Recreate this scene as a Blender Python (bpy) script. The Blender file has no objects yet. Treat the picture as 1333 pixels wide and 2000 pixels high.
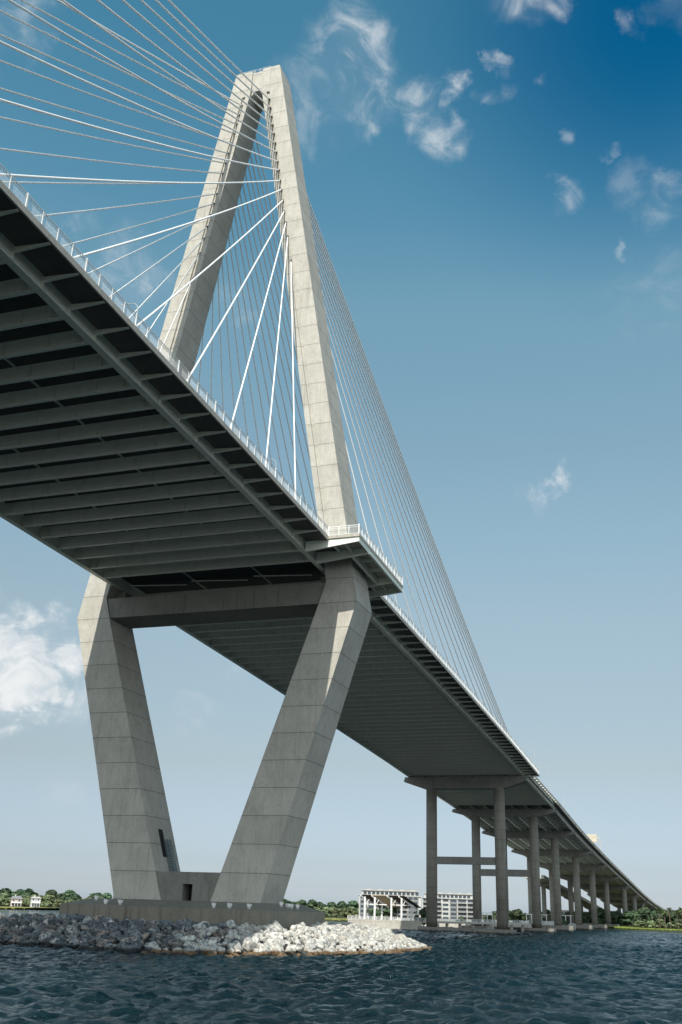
import bpy, bmesh, math, random
import numpy as np
from mathutils import Vector, Matrix
random.seed(7); RNG = np.random.default_rng(7)
SC = bpy.context.scene
COL = SC.collection

# ------------------------------------------------------------------ camera
cam_d = bpy.data.cameras.new("camera"); cam = bpy.data.objects.new("camera", cam_d); COL.objects.link(cam)
SC.camera = cam
YAW, PIT, ROLL = (math.radians(a) for a in (-19.4736, 21.9943, 1.8605))
Fv = Vector((math.sin(YAW)*math.cos(PIT), math.cos(YAW)*math.cos(PIT), math.sin(PIT)))
Rv = Vector((math.cos(YAW), -math.sin(YAW), 0)); Uv = Rv.cross(Fv)
R2 = Rv*math.cos(ROLL) + Uv*math.sin(ROLL); U2 = -Rv*math.sin(ROLL) + Uv*math.cos(ROLL)
m = Matrix((R2, U2, -Fv)).transposed().to_4x4(); m.translation = Vector((76.3257, -152.085, 5.6191))
cam.matrix_world = m
cam_d.sensor_fit = 'AUTO'; cam_d.sensor_width = 36; cam_d.lens = 1943.70*36/2000
cam_d.shift_x = -9.2383/2000; cam_d.shift_y = -9.1505/2000
cam_d.clip_start = 0.5; cam_d.clip_end = 20000

# ------------------------------------------------------------------ sun, sky, exposure
SUN_DIR = Vector((0.11, -1.05, 1.0)).normalized()
sun_d = bpy.data.lights.new("sun", 'SUN'); sun = bpy.data.objects.new("sun", sun_d); COL.objects.link(sun)
sun_d.energy = 2.95; sun_d.angle = math.radians(0.53); sun_d.color = (1.0, 0.95, 0.86)
sun.rotation_euler = (-SUN_DIR).to_track_quat('-Z', 'Y').to_euler()
SC.view_settings.view_transform = 'Standard'; SC.view_settings.look = 'None'
SC.view_settings.exposure = 0.72; SC.view_settings.gamma = 1.0
SC.cycles.use_adaptive_sampling = False

W = bpy.data.worlds.new("World"); SC.world = W; W.use_nodes = True
nt = W.node_tree; nt.nodes.clear()
def N(t, typ, **kw):
    n = t.nodes.new(typ)
    for k, v in kw.items(): setattr(n, k, v)
    return n
def mathn(t, op, a, b=None, c=None, clamp=False):
    n = N(t, 'ShaderNodeMath', operation=op, use_clamp=clamp)
    for i, v in enumerate((a, b, c)):
        if v is None: continue
        if isinstance(v, (int, float)): n.inputs[i].default_value = v
        else: t.links.new(v, n.inputs[i])
    return n.outputs[0]
def smooth(t, v, lo, hi, a=0.0, b=1.0):
    n = N(t, 'ShaderNodeMapRange', interpolation_type='SMOOTHSTEP')
    t.links.new(v, n.inputs['Value'])
    for k, x in (('From Min', lo), ('From Max', hi), ('To Min', a), ('To Max', b)): n.inputs[k].default_value = x
    return n.outputs['Result']
def mixc(t, fac, a, b, blend='MIX'):
    n = N(t, 'ShaderNodeMix', data_type='RGBA', blend_type=blend)
    for s, v in ((n.inputs[0], fac), (n.inputs[6], a), (n.inputs[7], b)):
        if isinstance(v, (int, float)): s.default_value = v
        elif isinstance(v, tuple): s.default_value = (*v, 1)
        else: t.links.new(v, s)
    return n.outputs[2]
out = N(nt, 'ShaderNodeOutputWorld'); bg = N(nt, 'ShaderNodeBackground')
sky = N(nt, 'ShaderNodeTexSky', sky_type='NISHITA', sun_disc=False)
sky.sun_elevation = math.asin(SUN_DIR.z); sky.sun_rotation = math.radians(180-6.0)
sky.altitude = 0; sky.air_density = 1.1; sky.dust_density = 0.6; sky.ozone_density = 3.2
SKY_STR = 0.08
tc = N(nt, 'ShaderNodeTexCoord')
dirv = tc.outputs['Generated']
sz = N(nt, 'ShaderNodeSeparateXYZ'); nt.links.new(dirv, sz.inputs[0])
# clear maritime air: deep polarised blue overhead, pale grey blue towards the horizon
cr = N(nt, 'ShaderNodeValToRGB'); nt.links.new(sz.outputs[2], cr.inputs[0])
TINT = [(0.0, (.66, .78, 1.12)), (0.0134, (.635, .734, 1.026)), (0.02, (.604, .679, .935)), (0.039, (0.598, 0.638, 0.829)), (0.131, (0.871, 0.742, 0.647)), (0.272, (1.298, 1.1, 0.823)), (0.347, (1.365, 1.272, 0.945)), (0.417, (1.385, 1.353, 1.004)), (0.551, (1.343, 1.583, 1.171)), (0.629, (0.888, 1.453, 1.175)), (0.733, (0.648, 1.351, 1.147)), (1.0, (0.603, 1.256, 1.067))]
els = cr.color_ramp.elements
while len(els) < len(TINT): els.new(0.5)
for i, (p_, c_) in enumerate(TINT): els[i].position = p_
for i, (p_, c_) in enumerate(TINT): els[i].color = (*(x/1.61 for x in c_), 1)
tintc = mixc(nt, 1.0, cr.outputs[0], (1.61, 1.61, 1.61), 'MULTIPLY')
dd = N(nt, 'ShaderNodeVectorMath', operation='DISTANCE'); nt.links.new(dirv, dd.inputs[0]); dd.inputs[1].default_value = (0.032, 0.681, 0.732)
pol = smooth(nt, dd.outputs['Value'], 0.02, 0.30, 1.0, 0.0)
tintc = mixc(nt, pol, tintc, mixc(nt, 1.0, tintc, (0.03, 0.48, 0.72), 'MULTIPLY'))
tint = mixc(nt, 1.0, sky.outputs[0], tintc, 'MULTIPLY')
hsv = N(nt, 'ShaderNodeHueSaturation'); hsv.inputs['Saturation'].default_value = 1.0; hsv.inputs['Hue'].default_value = 0.5
nt.links.new(tint, hsv.inputs['Color'])
# clouds: drifting patches at fixed compass directions, broken up by noise
nz = N(nt, 'ShaderNodeTexNoise'); nz.inputs['Scale'].default_value = 14.0; nz.inputs['Detail'].default_value = 8; nz.inputs['Roughness'].default_value = 0.62
nt.links.new(dirv, nz.inputs['Vector'])
warp = N(nt, 'ShaderNodeVectorMath', operation='MULTIPLY_ADD')
nt.links.new(nz.outputs['Color'], warp.inputs[0]); warp.inputs[1].default_value = (0.09, 0.09, 0.09)
addv = N(nt, 'ShaderNodeVectorMath', operation='ADD'); nt.links.new(dirv, addv.inputs[0]); addv.inputs[1].default_value = (-0.045, -0.045, -0.045)
nt.links.new(addv.outputs[0], warp.inputs[2])
CLOUDS = [(-0.2274, 0.6349, 0.7384, 0.049, 0.55), (-0.2103, 0.6340, 0.7442, 0.024, 0.50), (-0.2550, 0.6451, 0.7203, 0.056, 0.36), (-0.2848, 0.6606, 0.6946, 0.057, 0.24), (-0.2180, 0.6607, 0.7183, 0.039, 0.50), (-0.2435, 0.6719, 0.6995, 0.043, 0.35), (-0.2073, 0.6834, 0.7000, 0.032, 0.50), (-0.2247, 0.6925, 0.6855, 0.022, 0.45), (-0.1812, 0.6959, 0.6949, 0.026, 0.42), (-0.1680, 0.7175, 0.6759, 0.033, 0.55), (-0.1465, 0.7178, 0.6807, 0.016, 0.40), (-0.1502, 0.6948, 0.7034, 0.017, 0.60), (-0.1211, 0.6863, 0.7172, 0.011, 0.40), (-0.1179, 0.7043, 0.7000, 0.015, 0.42), (-0.0829, 0.7059, 0.7034, 0.014, 0.25), (-0.0816, 0.6527, 0.7532, 0.031, 0.45), (-0.0516, 0.6605, 0.7491, 0.022, 0.40), (0.0465, 0.6843, 0.7278, 0.023, 0.35), (0.0166, 0.6868, 0.7267, 0.015, 0.25), (-0.0700, 0.7726, 0.6310, 0.020, 0.42), (-0.0041, 0.7828, 0.6222, 0.031, 0.16), (0.0223, 0.7874, 0.6161, 0.027, 0.24), (-0.0210, 0.7600, 0.6495, 0.010, 0.30), (-0.0580, 0.7413, 0.6687, 0.010, 0.25), (-0.0253, 0.8120, 0.5831, 0.010, 0.28), (0.0146, 0.8355, 0.5493, 0.061, 0.10), (-0.0939, 0.9058, 0.4132, 0.013, 0.65), (-0.1046, 0.9101, 0.4009, 0.015, 0.65), (-0.1170, 0.9134, 0.3899, 0.016, 0.60), (-0.1301, 0.9167, 0.3778, 0.016, 0.50), (-0.5990, 0.7700, 0.2199, 0.052, 1.80), (-0.5764, 0.7842, 0.2297, 0.039, 1.60), (-0.5631, 0.7967, 0.2196, 0.028, 1.50), (-0.5843, 0.7874, 0.1962, 0.042, 1.80), (-0.6045, 0.7760, 0.1800, 0.038, 1.70), (-0.6312, 0.7495, 0.1996, 0.082, 1.80), (-0.5535, 0.8140, 0.1761, 0.021, 0.40), (-0.4885, 0.5089, 0.7088, 0.039, 0.28), (-0.5049, 0.4960, 0.7064, 0.038, 0.25), (-0.5018, 0.6382, 0.5838, 0.020, 0.38), (-0.4713, 0.6729, 0.5702, 0.036, 0.30), (-0.4584, 0.6983, 0.5498, 0.033, 0.35), (-0.3829, 0.7469, 0.5436, 0.027, 0.20), (-0.4303, 0.8757, 0.2191, 0.030, 0.12), (-0.5587, 0.8237, 0.0968, 0.035, 0.12), (-0.4665, 0.8674, 0.1735, 0.027, 0.10), (-0.6128, 0.4515, 0.6485, 0.120, 0.30), (0.1786, 0.8676, 0.4640, 0.115, 0.30), (-0.7499, 0.5665, 0.3417, 0.118, 0.60), (0.0, -0.95, 0.30, 1.0, 1.5), (-0.85, -0.40, 0.30, 0.75, 1.5), (0.85, -0.45, 0.25, 0.80, 1.5), (0.2, -0.75, 0.62, 0.5, 0.5)]  # the wide banks at the end are unseen, added behind the view as fill light
acc = None
for (cx, cy, cz, r, w) in CLOUDS:
    dn = N(nt, 'ShaderNodeVectorMath', operation='DISTANCE'); nt.links.new(warp.outputs[0], dn.inputs[0]); dn.inputs[1].default_value = (cx, cy, cz)
    v = smooth(nt, dn.outputs['Value'], 0.15*r, r, w, 0.0)
    acc = v if acc is None else mathn(nt, 'MAXIMUM', acc, v)
n2 = N(nt, 'ShaderNodeTexNoise'); n2.inputs['Scale'].default_value = 22.0; n2.inputs['Detail'].default_value = 9; n2.inputs['Roughness'].default_value = 0.6
n2.inputs['Distortion'].default_value = 0.9
n2m = N(nt, 'ShaderNodeMapping'); n2m.inputs['Rotation'].default_value = (0.3, 0.2, 0.9); n2m.inputs['Scale'].default_value = (1.0, 0.7, 1.3)
nt.links.new(dirv, n2m.inputs[0]); nt.links.new(n2m.outputs[0], n2.inputs['Vector'])
nn = smooth(nt, n2.outputs[0], 0.40, 0.64)
dens = mathn(nt, 'MINIMUM', mathn(nt, 'MULTIPLY', acc, mathn(nt, 'ADD', mathn(nt, 'MULTIPLY_ADD', nn, 0.78, 0.22), mathn(nt, 'MULTIPLY', mathn(nt, 'MAXIMUM', mathn(nt, 'SUBTRACT', acc, 0.9), 0.0), 0.85))), 0.97)
cloudcol = mixc(nt, nn, (4.6, 5.2, 5.6), (6.6, 6.75, 6.8))
bdot = N(nt, 'ShaderNodeVectorMath', operation='DOT_PRODUCT'); nt.links.new(dirv, bdot.inputs[0]); bdot.inputs[1].default_value = (0.6, -0.8, 0.0)
back = smooth(nt, bdot.outputs['Value'], 0.0, 0.65, 1.0, 1.85)     # unseen sunward clouds brightened to add fill light to the shade
bk3 = N(nt, 'ShaderNodeVectorMath', operation='SCALE'); nt.links.new(cloudcol, bk3.inputs[0]); nt.links.new(back, bk3.inputs['Scale']); cloudcol = bk3.outputs[0]
skyc = mixc(nt, dens, hsv.outputs[0], cloudcol)
nt.links.new(skyc, bg.inputs['Color']); bg.inputs['Strength'].default_value = SKY_STR
nt.links.new(bg.outputs[0], out.inputs['Surface'])

# ------------------------------------------------------------------ helpers
def tag(o, label=None, cat=None, group=None, kind=None):
    if label: o['label'] = label
    if cat: o['category'] = cat
    if group: o['group'] = group
    if kind: o['kind'] = kind
    return o
def empty(name, loc=(0, 0, 0), rz=0, **kw):
    o = bpy.data.objects.new(name, None); COL.objects.link(o); o.location = loc; o.rotation_euler = (0, 0, rz)
    o.empty_display_size = 0.5
    return tag(o, **kw)
class MB:
    def __init__(s): s.v = []; s.f = []; s.mi = []
    def add(s, vs, fs, mi=0):
        n = len(s.v); s.v += [tuple(v) for v in vs]; s.f += [tuple(i+n for i in f) for f in fs]; s.mi += [mi]*len(fs); return s
    def box(s, x0, x1, y0, y1, z0, z1, mi=0):
        return s.add([(x0,y0,z0),(x1,y0,z0),(x1,y1,z0),(x0,y1,z0),(x0,y0,z1),(x1,y0,z1),(x1,y1,z1),(x0,y1,z1)],
                     [(0,3,2,1),(4,5,6,7),(0,1,5,4),(1,2,6,5),(2,3,7,6),(3,0,4,7)], mi)
    def hexa(s, b, t, mi=0):
        n = len(b)
        return s.add(list(b)+list(t), [tuple(range(n))[::-1], tuple(range(n, 2*n))]+[(i,(i+1)%n,(i+1)%n+n,i+n) for i in range(n)], mi)
    def bar(s, a, b, w, h=None, mi=0, up=(0, 0, 1)):
        a = Vector(a); b = Vector(b); h = h or w; d = (b-a).normalized(); up = Vector(up)
        if abs(d.dot(up)) > .98: up = Vector((1, 0, 0))
        x = d.cross(up).normalized()*w/2; z = x.cross(d).normalized()*h/2
        q = lambda p: [p-x-z, p+x-z, p+x+z, p-x+z]
        return s.add(q(a)+q(b), [(0,1,2,3),(7,6,5,4),(0,4,5,1),(1,5,6,2),(2,6,7,3),(3,7,4,0)], mi)
    def tube(s, pts, r, n=8, mi=0, r2=None):
        pts = [Vector(p) for p in pts]; rings = []; k = len(pts)
        for i, p in enumerate(pts):
            d = (pts[min(i+1, k-1)]-pts[max(i-1, 0)]).normalized()
            up = Vector((0, 0, 1)) if abs(d.z) < .95 else Vector((1, 0, 0))
            x = d.cross(up).normalized(); y = x.cross(d)
            rr = r if r2 is None else r+(r2-r)*i/(k-1)
            rings += [p+x*rr*math.cos(2*math.pi*j/n)+y*rr*math.sin(2*math.pi*j/n) for j in range(n)]
        fs = [(i*n+j, i*n+(j+1) % n, (i+1)*n+(j+1) % n, (i+1)*n+j) for i in range(k-1) for j in range(n)]
        fs += [tuple(range(n))[::-1], tuple(range((k-1)*n, k*n))]
        return s.add(rings, fs, mi)
    def mesh(s, name, mats, smooth=False):
        me = bpy.data.meshes.new(name); me.from_pydata(s.v, [], s.f); me.update()
        for mt in (mats if isinstance(mats, (list, tuple)) else [mats]): me.materials.append(mt)
        me.polygons.foreach_set('material_index', s.mi)
        if smooth: me.polygons.foreach_set('use_smooth', [True]*len(s.f))
        bm = bmesh.new(); bm.from_mesh(me); bmesh.ops.recalc_face_normals(bm, faces=bm.faces[:]); bm.to_mesh(me); bm.free()
        return me
    def build(s, name, mats, parent=None, loc=(0, 0, 0), rz=0, smooth=False):
        return link(name, s.mesh(name, mats, smooth), parent, loc, rz)
def link(name, me, parent=None, loc=(0, 0, 0), rz=0):
    o = bpy.data.objects.new(name, me); COL.objects.link(o); o.parent = parent; o.location = loc; o.rotation_euler = (0, 0, rz)
    return o

# ------------------------------------------------------------------ materials
def mat(name):
    mt = bpy.data.materials.new(name); mt.use_nodes = True; t = mt.node_tree; b = t.nodes['Principled BSDF']
    return mt, t, b
def pos(t, sx=1, sy=1, sz=1, obj=False):
    mp = N(t, 'ShaderNodeMapping'); mp.inputs['Scale'].default_value = (sx, sy, sz)
    if obj: t.links.new(N(t, 'ShaderNodeTexCoord').outputs['Object'], mp.inputs[0])
    else: t.links.new(N(t, 'ShaderNodeNewGeometry').outputs['Position'], mp.inputs[0])
    return mp.outputs[0]
def noise(t, vec, scale, detail=5, rough=.55, dist=0):
    n = N(t, 'ShaderNodeTexNoise'); n.inputs['Scale'].default_value = scale; n.inputs['Detail'].default_value = detail
    n.inputs['Roughness'].default_value = rough; n.inputs['Distortion'].default_value = dist; t.links.new(vec, n.inputs['Vector']); return n.outputs[0]
def bump(t, b, h, strength=.3, dist=.05):
    n = N(t, 'ShaderNodeBump'); n.inputs['Strength'].default_value = strength; n.inputs['Distance'].default_value = dist
    t.links.new(h, n.inputs['Height']); t.links.new(n.outputs[0], b.inputs['Normal'])
def concrete(name, col, joint=None, streak=.35, rough=.85, lowstain=None):
    mt, t, b = mat(name)
    c2 = tuple(x*.72 for x in col); c3 = tuple(x*.55*k for x, k in zip(col, (1, .98, .92)))
    big = noise(t, pos(t), .22, 4); fine = noise(t, pos(t), 3.5, 6, .65)
    v = noise(t, pos(t, 1.6, 1.6, .09), 1.0, 5, .6)
    c = mixc(t, mathn(t, 'MULTIPLY', smooth(t, big, .35, .7), .5), col, c2)
    blot = noise(t, pos(t, 1, 1, .55), .85, 5, .65, .6); c = mixc(t, mathn(t, 'MULTIPLY', smooth(t, blot, .46, .68), .33), c, c3)
    c = mixc(t, mathn(t, 'MULTIPLY', smooth(t, v, .5, .75), streak), c, c3)
    c = mixc(t, mathn(t, 'MULTIPLY', smooth(t, fine, .42, .75), .4), c, c3)
    if joint:
        ph, sp, wd = joint
        sx = N(t, 'ShaderNodeSeparateXYZ'); t.links.new(pos(t), sx.inputs[0])
        q = mathn(t, 'DIVIDE', mathn(t, 'SUBTRACT', sx.outputs[2], ph-100*sp), sp)
        wn = N(t, 'ShaderNodeTexWhiteNoise', noise_dimensions='1D'); t.links.new(mathn(t, 'FLOOR', q), wn.inputs['W'])
        c = mixc(t, mathn(t, 'MULTIPLY', wn.outputs[0], .16), c, c3)
        fr = mathn(t, 'FRACT', q)
        d = mathn(t, 'MINIMUM', fr, mathn(t, 'SUBTRACT', 1.0, fr))
        # weathering runs under each pour joint
        under = mathn(t, 'MULTIPLY', smooth(t, fr, .70, 1.0), smooth(t, noise(t, pos(t, 2.2, 2.2, .25), 1.0, 4), .42, .7))
        c = mixc(t, mathn(t, 'MULTIPLY', under, .35), c, c3)
        jl = smooth(t, d, wd/sp*.5, wd/sp, 1, 0)
        c = mixc(t, mathn(t, 'MULTIPLY', jl, .72), c, (.06, .06, .055))
    if lowstain:
        z0, z1, sc = lowstain
        sx2 = N(t, 'ShaderNodeSeparateXYZ'); t.links.new(pos(t), sx2.inputs[0])
        w = mathn(t, 'ADD', sx2.outputs[2], mathn(t, 'MULTIPLY', mathn(t, 'SUBTRACT', noise(t, pos(t, 1, 1, .3), 1.2, 4), .5), 1.2))
        c = mixc(t, smooth(t, w, z0, z1, .9, 0), c, sc)
    t.links.new(c, b.inputs['Base Color']); b.inputs['Roughness'].default_value = rough; b.inputs['Specular IOR Level'].default_value = .3
    bump(t, b, fine, .25, .04)
    return mt
def paint(name, col, rough=.5, var=.25, metal=0, spec=.5):
    mt, t, b = mat(name)
    c = mixc(t, mathn(t, 'MULTIPLY', smooth(t, noise(t, pos(t, 1, 1, .5), 1.1, 6, .6), .4, .75), var), col, tuple(x*.6 for x in col))
    t.links.new(c, b.inputs['Base Color']); b.inputs['Roughness'].default_value = rough; b.inputs['Metallic'].default_value = metal
    b.inputs['Specular IOR Level'].default_value = spec
    return mt
M = {}
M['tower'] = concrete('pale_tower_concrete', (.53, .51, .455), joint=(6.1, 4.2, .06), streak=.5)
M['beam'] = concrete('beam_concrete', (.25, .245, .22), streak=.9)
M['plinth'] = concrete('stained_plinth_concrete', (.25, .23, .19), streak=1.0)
M['pier'] = concrete('pier_concrete', (.29, .28, .245), joint=(.9, 3.1, .05), streak=.75, lowstain=(1.2, 3.4, (.09, .085, .06)))
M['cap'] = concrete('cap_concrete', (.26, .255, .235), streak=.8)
M['footing'] = concrete('footing_concrete', (.27, .26, .235), streak=1.0, lowstain=(-.1, .55, (.03, .03, .025)))
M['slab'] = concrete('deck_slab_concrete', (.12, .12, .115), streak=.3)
M['fascia'] = concrete('fascia_concrete', (.50, .47, .41), streak=.3)
M['walk'] = concrete('promenade_concrete', (.55, .52, .46), streak=.6)
M['steel'] = paint('grey_green_painted_steel', (.80, .83, .73), .45, .2)
M['approach'] = concrete('approach_girder', (.52, .52, .49), streak=.4)
M['white'] = paint('white_paint', (.82, .82, .80), .4, .12)
M['cable'] = paint('white_cable_sheath', (.88, .88, .86), .6, .05)
M['galv'] = paint('galvanised_steel', (.42, .44, .45), .5, .2)
M['dark'] = paint('dark_metal', (.03, .032, .035), .5, .2)
M['socket'] = paint('socket_steel', (.10, .10, .10), .5, .2)
M['cage'] = paint('blue_grey_metal', (.10, .17, .19), .5, .2)
M['void'] = paint('opening_shade_black', (.015, .015, .016), .9, .1)  # near-black colour standing in for the shade inside openings

# ------------------------------------------------------------------ bridge profile
def hermite(T, x):
    if x <= T[0][0]: return T[0][1]
    for i in range(len(T)-1):
        if x <= T[i+1][0]:
            (x0, y0), (x1, y1) = T[i], T[i+1]
            def sl(j):
                if j <= 0 or j >= len(T)-1: j2 = min(max(j, 1), len(T)-1); return (T[j2][1]-T[j2-1][1])/(T[j2][0]-T[j2-1][0])
                return (T[j+1][1]-T[j-1][1])/(T[j+1][0]-T[j-1][0])
            h = x1-x0; t = (x-x0)/h; a, b_ = sl(i)*h, sl(i+1)*h
            return (2*t**3-3*t*t+1)*y0+(t**3-2*t*t+t)*a+(-2*t**3+3*t*t)*y1+(t**3-t*t)*b_
    return T[-1][1]
APP = [(150, 60.7266-.03369*150-5e-5*150*150+.0), (196, 52.15), (230, 50.3), (270, 48.35), (338, 44.2), (399, 41.2), (513, 36.6), (652, 31.7), (799, 26.5), (981, 21.5), (1103, 19.4), (1295, 16.4), (1500, 14.6)]
def zd(y):
    return 60.7266-.03369*y-5e-5*y*y if y < 180 else hermite(APP, y)
G = 19.9
ZB, ZK, ZT = 6.1, 52.4, 175.0
def lerp(z, z0, a, z1, b): return a+(b-a)*(z-z0)/(z1-z0)
def dep(z): return lerp(z, ZK, 4.066, ZT, 2.947) if z > ZK else lerp(z, ZB, 4.34, ZK, 4.066)
def outx(z): return lerp(z, ZK, 26.45, ZT, 5.142) if z > ZK else lerp(z, ZB, 12.506, ZK, 26.45)
def innx(z):
    if z > 56.016: return max(lerp(z, 56.016, 20.943, 169.25, 1.251), 1.251)
    return lerp(z, 52.35, 19.82, 56.016, 20.943) if z > 52.35 else lerp(z, ZB, 4.267, 52.35, 19.82)

# ------------------------------------------------------------------ tower
tower = empty('bridge_tower', (0, 0, 6.1), label='tall diamond shaped pale concrete bridge tower rising from the rubble island', cat='bridge tower')
TO = Vector((0, 0, -6.1))
def tb(mb, name, mt, parent=None, **k):
    o = mb.build(name, mt, parent or tower, **k); 
    if parent is None: o.location = TO
    return o
for s in (1, -1):
    zs = [ZB, 20, 36, 52.35, ZK+.02, 56.016, 60, 64, 64.05, 80, 100, 120, 145, 168, 168.05, 172, ZT]
    rings = []
    for z in zs:
        xo, xi, d = outx(z), innx(z), dep(z)
        nd = .38 if 64.01 < z < 168.02 else 0.0
        a, b_ = xi+1.0, xi+1.75
        a = min(a, xo-.6); b_ = min(b_, xo-.4)
        pr = [(xi, -d), (a, -d), (a+.01, -d+nd), (b_-.01, -d+nd), (b_, -d), (xo, -d), (xo, d), (b_, d), (b_-.01, d-nd), (a+.01, d-nd), (a, d), (xi, d)]
        rings.append([(s*x, y, z) for x, y in pr])
    mb = MB(); vs = [v for r in rings for v in r]; n = 12
    fs = [(i*n+j, i*n+(j+1) % n, (i+1)*n+(j+1) % n, (i+1)*n+j) for i in range(len(zs)-1) for j in range(n)]
    fs += [tuple(range(n))[::-1], tuple(range((len(zs)-1)*n, len(zs)*n))]
    mb.add(vs, fs)
    leg = tb(mb, 'leg', M['tower'])
# head piece between the leg tops, with an arched underside and a dished top
mb = MB()
for (x0, x1, zb0, zb1, zt0, zt1) in [(-1.25, -.45, 168.2, 169.4, 174.9, 174.75), (-.45, .45, 169.4, 169.4, 174.75, 174.75), (.45, 1.25, 169.4, 168.2, 174.75, 174.9)]:
    mb.hexa([(x0,-2.6,zb0),(x1,-2.6,zb1),(x1,2.6,zb1),(x0,2.6,zb0)], [(x0,-2.6,zt0),(x1,-2.6,zt1),(x1,2.6,zt1),(x0,2.6,zt0)])
tb(mb, 'tower_head', M['tower'])
mb = MB()
for y in (-2.5, 2.5):
    for zz in (175.35, 175.7): mb.tube([(-4.7, y, zz), (2.8, y, zz)], .035, 6)
    for x in np.arange(-4.7, 2.9, 1.25): mb.tube([(x, y, 174.7), (x, y, 175.7)], .035, 6)
tb(mb, 'top_railing', M['white'])
# cross beam below the deck
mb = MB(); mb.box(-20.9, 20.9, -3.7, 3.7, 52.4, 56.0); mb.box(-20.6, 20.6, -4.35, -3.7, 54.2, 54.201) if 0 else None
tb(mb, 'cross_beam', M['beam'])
mb = MB()
for x in (-19.9, 19.9): mb.box(x-1.0, x+1.0, -1.2, 1.2, 56.0, 57.9)
tb(mb, 'bearing_pedestal', M['beam'])
mb = MB()
for i in range(3):
    x0 = -17+i*12
    mb.bar((x0, -2.6, 58.5), (x0+10, -.5, 58.6), .12)
tb(mb, 'wind_bracing', M['steel'])
# base wall between the feet of the legs, with a doorway
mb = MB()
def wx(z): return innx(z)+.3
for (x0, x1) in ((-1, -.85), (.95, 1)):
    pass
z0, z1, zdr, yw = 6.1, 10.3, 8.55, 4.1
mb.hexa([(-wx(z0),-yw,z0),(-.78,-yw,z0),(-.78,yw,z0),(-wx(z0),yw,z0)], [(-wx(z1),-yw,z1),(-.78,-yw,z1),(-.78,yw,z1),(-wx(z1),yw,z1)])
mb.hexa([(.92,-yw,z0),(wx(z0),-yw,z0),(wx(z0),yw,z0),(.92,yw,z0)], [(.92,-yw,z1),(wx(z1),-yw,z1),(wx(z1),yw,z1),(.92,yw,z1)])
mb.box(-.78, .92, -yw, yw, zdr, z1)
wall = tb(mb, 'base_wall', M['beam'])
mb = MB(); mb.box(-.76, .90, -1.9, -1.8, z0+.02, zdr-.01); tb(mb, 'doorway_shade_panel', M['void'], wall)  # dark panel paints the shade inside the doorway
# near-black block painted as an opening's shade, and caged ladder on the inner face of the far leg
mb = MB()
def inl(y, z, o=0.0): return (-innx(z)+o, y, z)
mb.hexa([inl(-.75,12.6,-.3), inl(-.75,12.6,.02), inl(.75,12.6,.02), inl(.75,12.6,-.3)], [inl(-.75,16.9,-.3), inl(-.75,16.9,.02), inl(.75,16.9,.02), inl(.75,16.9,-.3)])
tb(mb, 'leg_opening_shade', M['void'])
mb = MB()
for y0 in (.35, .8, 1.25, 1.7):
    mb.tube([inl(y0, 15.4, .75), inl(y0, 10.35, .75)], .045, 6)
    mb.tube([inl(y0, 15.4, .1), inl(y0, 10.35, .1)], .04, 6)
for k in range(13):
    z = 15.3-4.9*k/12
    mb.tube([inl(.35, z, .05), inl(.35, z, .77), inl(1.7, z, .77), inl(1.7, z, .05)], .04, 5)
tb(mb, 'ladder_cage', M['cage'])

# plinth
OCT = [(16.95,-12.1),(17.2,-11.85),(17.2,11.4),(16.95,11.65),(-16.95,12.1),(-17.2,11.85),(-17.2,-11.85),(-16.95,-12.1)]
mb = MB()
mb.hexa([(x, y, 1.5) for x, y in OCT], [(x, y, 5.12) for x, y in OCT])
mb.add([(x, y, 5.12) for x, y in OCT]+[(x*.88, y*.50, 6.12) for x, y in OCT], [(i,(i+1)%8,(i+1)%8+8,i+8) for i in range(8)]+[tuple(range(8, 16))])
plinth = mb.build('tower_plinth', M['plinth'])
tag(plinth, 'low rectangular stained concrete plinth carrying the tower legs above the rocks', 'plinth')

# ------------------------------------------------------------------ cable stayed deck
deck = empty('bridge_deck', (0, 0, 60), label='grey green steel bridge deck seen from below, hung from the stay cables', cat='bridge deck')
DO = Vector((0, 0, -60))
def sweep(mb, ys, prof, mi=0):
    """closed profile of (x, dz below deck line) swept along the deck line"""
    n = len(prof); vs = [(x, y, zd(y)+dz) for y in ys for x, dz in prof]
    fs = [(i*n+j, i*n+(j+1) % n, (i+1)*n+(j+1) % n, (i+1)*n+j) for i in range(len(ys)-1) for j in range(n)]
    fs += [tuple(range(n))[::-1], tuple(range((len(ys)-1)*n, len(ys)*n))]
    return mb.add(vs, fs, mi)
def rect(x0, x1, z0, z1): return [(x0, z0), (x1, z0), (x1, z1), (x0, z1)]
YS = list(np.arange(-250, 271, 8.0))+[270]
def ib(x, d0=-.52, d1=-2.5, w=.9):
    return [(x-w/2, d1), (x+w/2, d1), (x+w/2, d1+.07), (x+.03, d1+.07), (x+.03, d0-.07), (x+w/2, d0-.07), (x+w/2, d0), (x-w/2, d0), (x-w/2, d0-.07), (x-.03, d0-.07), (x-.03, d1+.07), (x-w/2, d1+.07)]
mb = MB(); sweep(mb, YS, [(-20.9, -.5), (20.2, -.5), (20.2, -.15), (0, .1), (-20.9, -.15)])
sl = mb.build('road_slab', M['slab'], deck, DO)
mb = MB(); sweep(mb, [y for y in YS if y <= 200]+[206], [(20.22, -.80), (24.1, -1.12), (24.1, -.65), (20.22, -.45)])
mb.build('footway_slab', M['slab'], deck, DO)
mb = MB(); sweep(mb, [y for y in YS if y <= -16]+[-12.8], [(24.1, -1.2), (24.32, -1.2), (24.32, -.5), (24.1, -.5)])
sweep(mb, [12.6]+[y for y in YS if 15 < y <= 200]+[206], [(24.1, -1.2), (24.32, -1.2), (24.32, -.5), (24.1, -.5)])
mb.build('footway_fascia', M['fascia'], deck, DO)
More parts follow.
